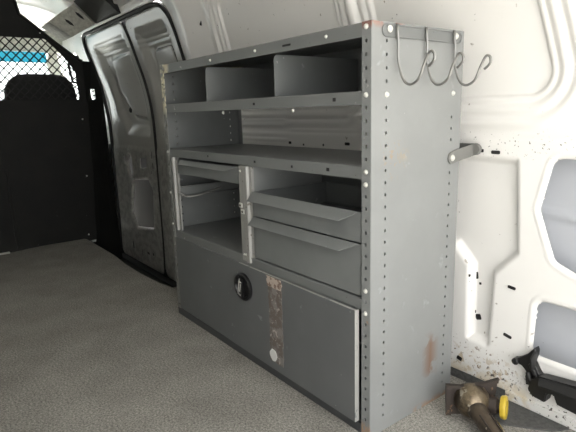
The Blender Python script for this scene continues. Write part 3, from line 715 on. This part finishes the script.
# rusty coupling
cp = thing('steel_coupling', 'rusty steel flange and domed joint with a yellow ring lying on the carpet', 'metal coupling', (1.38, .36, 0))
def C_(o): return off(o, cp)
fA = Vector((1.350, .264, .006)); fB = Vector((1.446, .368, .012))    # foot line of the flange plate
up = Vector((-.006, .006, .098))
ex = (fB-fA).normalized(); nn = ex.cross(up.normalized()).normalized()   # toward camera
if nn.dot(Vector((.8, -1.4, 0))) < 0: nn = -nn
bm = NB()
def pl(u, v, w_): return fA+ex*u+up.normalized()*v+nn*w_
W_ = (fB-fA).length; Hh = up.length
out = [(0, 0), (W_, -.005), (W_+.004, Hh*.5), (W_+.012, Hh+.016), (W_*.8, Hh+.004), (W_*.3, Hh-.004), (-.004, Hh), (-.004, Hh*.5)]
prism(bm, [pl(u, v, 0) for u, v in out], -nn*.007)
prism(bm, [pl(u, v, 0) for u, v in ((-.004, Hh-.012), (-.004, Hh), (W_*.3, Hh-.004), (W_*.8, Hh+.004), (W_+.012, Hh+.016), (W_+.010, Hh+.004), (W_*.8, Hh-.008), (W_*.3, Hh-.014))], nn*.010)
prism(bm, [pl(u, v, 0) for u, v in ((-.004, 0), (.012, 0), (.010, Hh-.008), (-.004, Hh))], nn*.008)
C_(obj('flange', bm, rust, cp))
cen = pl(W_*.56, Hh*.48, .030)
bm = NB()
lathe(bm, pl(W_*.53, Hh*.47, -.002), nn, [(0, .054), (.010, .054), (.022, .052), (.036, .047), (.048, .039), (.057, .026), (.062, .011), (.063, 0)], 32)
C_(obj('dome', bm, worn_brass, cp, False, 50))
pdir = Vector((.125, -.075, -.020)).normalized()
p0 = cen+Vector((.008, -.010, -.008))
bm = NB(); lathe(bm, p0, pdir, [(0, .030), (.03, .029), (.045, .025), (.06, .027), (.10, .025), (.22, .024)], 24); C_(obj('pipe', bm, mat('dark_worn_pipe_steel', (.11, .085, .06), .35, .6, 0, col2=(.045, .035, .028), nscale=18, bump=.2, bscale=40, spots=[(30, .62, .05, (.3, .27, .21))]), cp, False, 40))
side = pdir.cross(Vector((0, 0, 1))).normalized()
if side.dot(RIGHT) < 0: side = -side
bm = NB()
for k, (a, rr) in enumerate(((0, .004), (1, .003), (2.2, .003))):
    c0 = p0+pdir*.055+(side*math.cos(a)+Vector((0, 0, 1))*math.sin(a))*.027
    cyl(bm, c0, c0+pdir*.17, rr, n=8)
C_(obj('rod', bm, rust, cp))
sv = FWD.cross(pdir).normalized(); sv = sv if sv.dot(RIGHT) > 0 else -sv
c0 = p0+pdir*.045+sv*.027-FWD*.010; bm = NB(); cyl(bm, c0, c0+pdir*.18, .0042, n=12); o = C_(obj('rod', bm, chrome, cp, True)); o['label'] = 'bright polished rod'
# side hub and yellow ring
hb = pl(W_*.95, Hh*.42, .030)
hd = (ex*.85+nn*.42).normalized()
bm = NB(); lathe(bm, hb-hd*.02, hd, [(0, .026), (.028, .026), (.032, .020), (.050, .019), (.052, .012), (.046, .010)], 20); C_(obj('hub', bm, rust, cp, False, 35))
bm = NB(); rc = hb+hd*.026; u = Vector((0, 0, 1)); v = hd.cross(u).normalized(); u = v.cross(hd)
prof = []
n = 28
R_y = ([[tuple(rc+hd*h+(u*math.cos(2*math.pi*k/n)+v*math.sin(2*math.pi*k/n))*(r*(1+(.06 if k % 4 < 2 else 0)))) for k in range(n)] for h, r in ((-.006, .021), (-.006, .032), (.004, .034), (.010, .031), (.010, .021), (-.006, .021))])
R_y = [[bm.verts.new(p) for p in r] for r in R_y]
for a, b in zip(R_y, R_y[1:]):
    for i in range(n): bm.faces.new((a[i], a[(i+1)%n], b[(i+1)%n], b[i]))
bmesh.ops.remove_doubles(bm, verts=bm.verts, dist=1e-6)
o = C_(obj('ring', bm, yellow, cp, False, 35)); o['label'] = 'yellow ring'

# black plastic bracket and beam on the wall at right
bk = thing('plastic_bracket', 'black plastic bracket with long arm fixed low on the white wall', 'bracket', (1.52, .46, .12))
def B_(o): return off(o, bk)
YB = .468
bm = NB()
plate = [(1.452, .166), (1.468, .176), (1.490, .195), (1.511, .224), (1.516, .213), (1.513, .176), (1.528, .150), (1.550, .128), (1.560, .110), (1.545, .098), (1.512, .093), (1.497, .102), (1.492, .122), (1.491, .138), (1.476, .152), (1.455, .154)]
prism(bm, [(x, YB-.002, z) for x, z in plate], (0, .030, 0))
bmesh.ops.recalc_face_normals(bm, faces=bm.faces); bmesh.ops.bevel(bm, geom=bm.edges[:], offset=.002, segments=1, affect='EDGES')
B_(obj('backplate', bm, black, bk))
bm = NB(); lathe(bm, (1.458, YB+.012, .161), (0, -1, 0), [(0, .011), (.022, .011), (.026, .008), (.027, 0)], 18); B_(obj('knob', bm, black, bk, False, 35))
bm = NB()    # raised ribs of the body
for a, b, r in (((1.505, .172), (1.535, .130), .006), ((1.535, .130), (1.560, .118), .005), ((1.500, .130), (1.505, .105), .006)):
    tube(bm, [(a[0], YB-.010, a[1]), (b[0], YB-.012, b[1])], r, 8)
tube(bm, smooth_path([(1.500, YB-.006, .140), (1.512, YB-.014, .120), (1.530, YB-.016, .108), (1.552, YB-.014, .110)]), .008, 10)
prism(bm, [(1.512, YB-.004, .215), (1.512, YB-.026, .196), (1.516, YB-.026, .160), (1.516, YB-.002, .165)], (.004, 0, 0))
B_(obj('rib', bm, black, bk, False, 40))
bm = NB()    # the arm running to the right
arm = [(1.520, .135), (1.545, .152), (1.590, .158), (1.66, .166), (2.05, .170), (2.05, .060), (1.66, .080), (1.600, .086), (1.589, .112), (1.570, .108), (1.566, .076), (1.530, .080), (1.512, .096)]
prism(bm, [(x, YB-.030, z) for x, z in arm], (0, .040, 0))
bmesh.ops.recalc_face_normals(bm, faces=bm.faces); bmesh.ops.bevel(bm, geom=bm.edges[:], offset=.003, segments=2, affect='EDGES')
prism(bm, [(1.545, YB-.030, .150), (1.60, YB-.030, .157), (2.05, YB-.030, .170), (2.05, YB-.055, .150), (1.60, YB-.050, .138), (1.55, YB-.045, .132)], (0, .004, -.006))
B_(obj('arm', bm, black, bk))
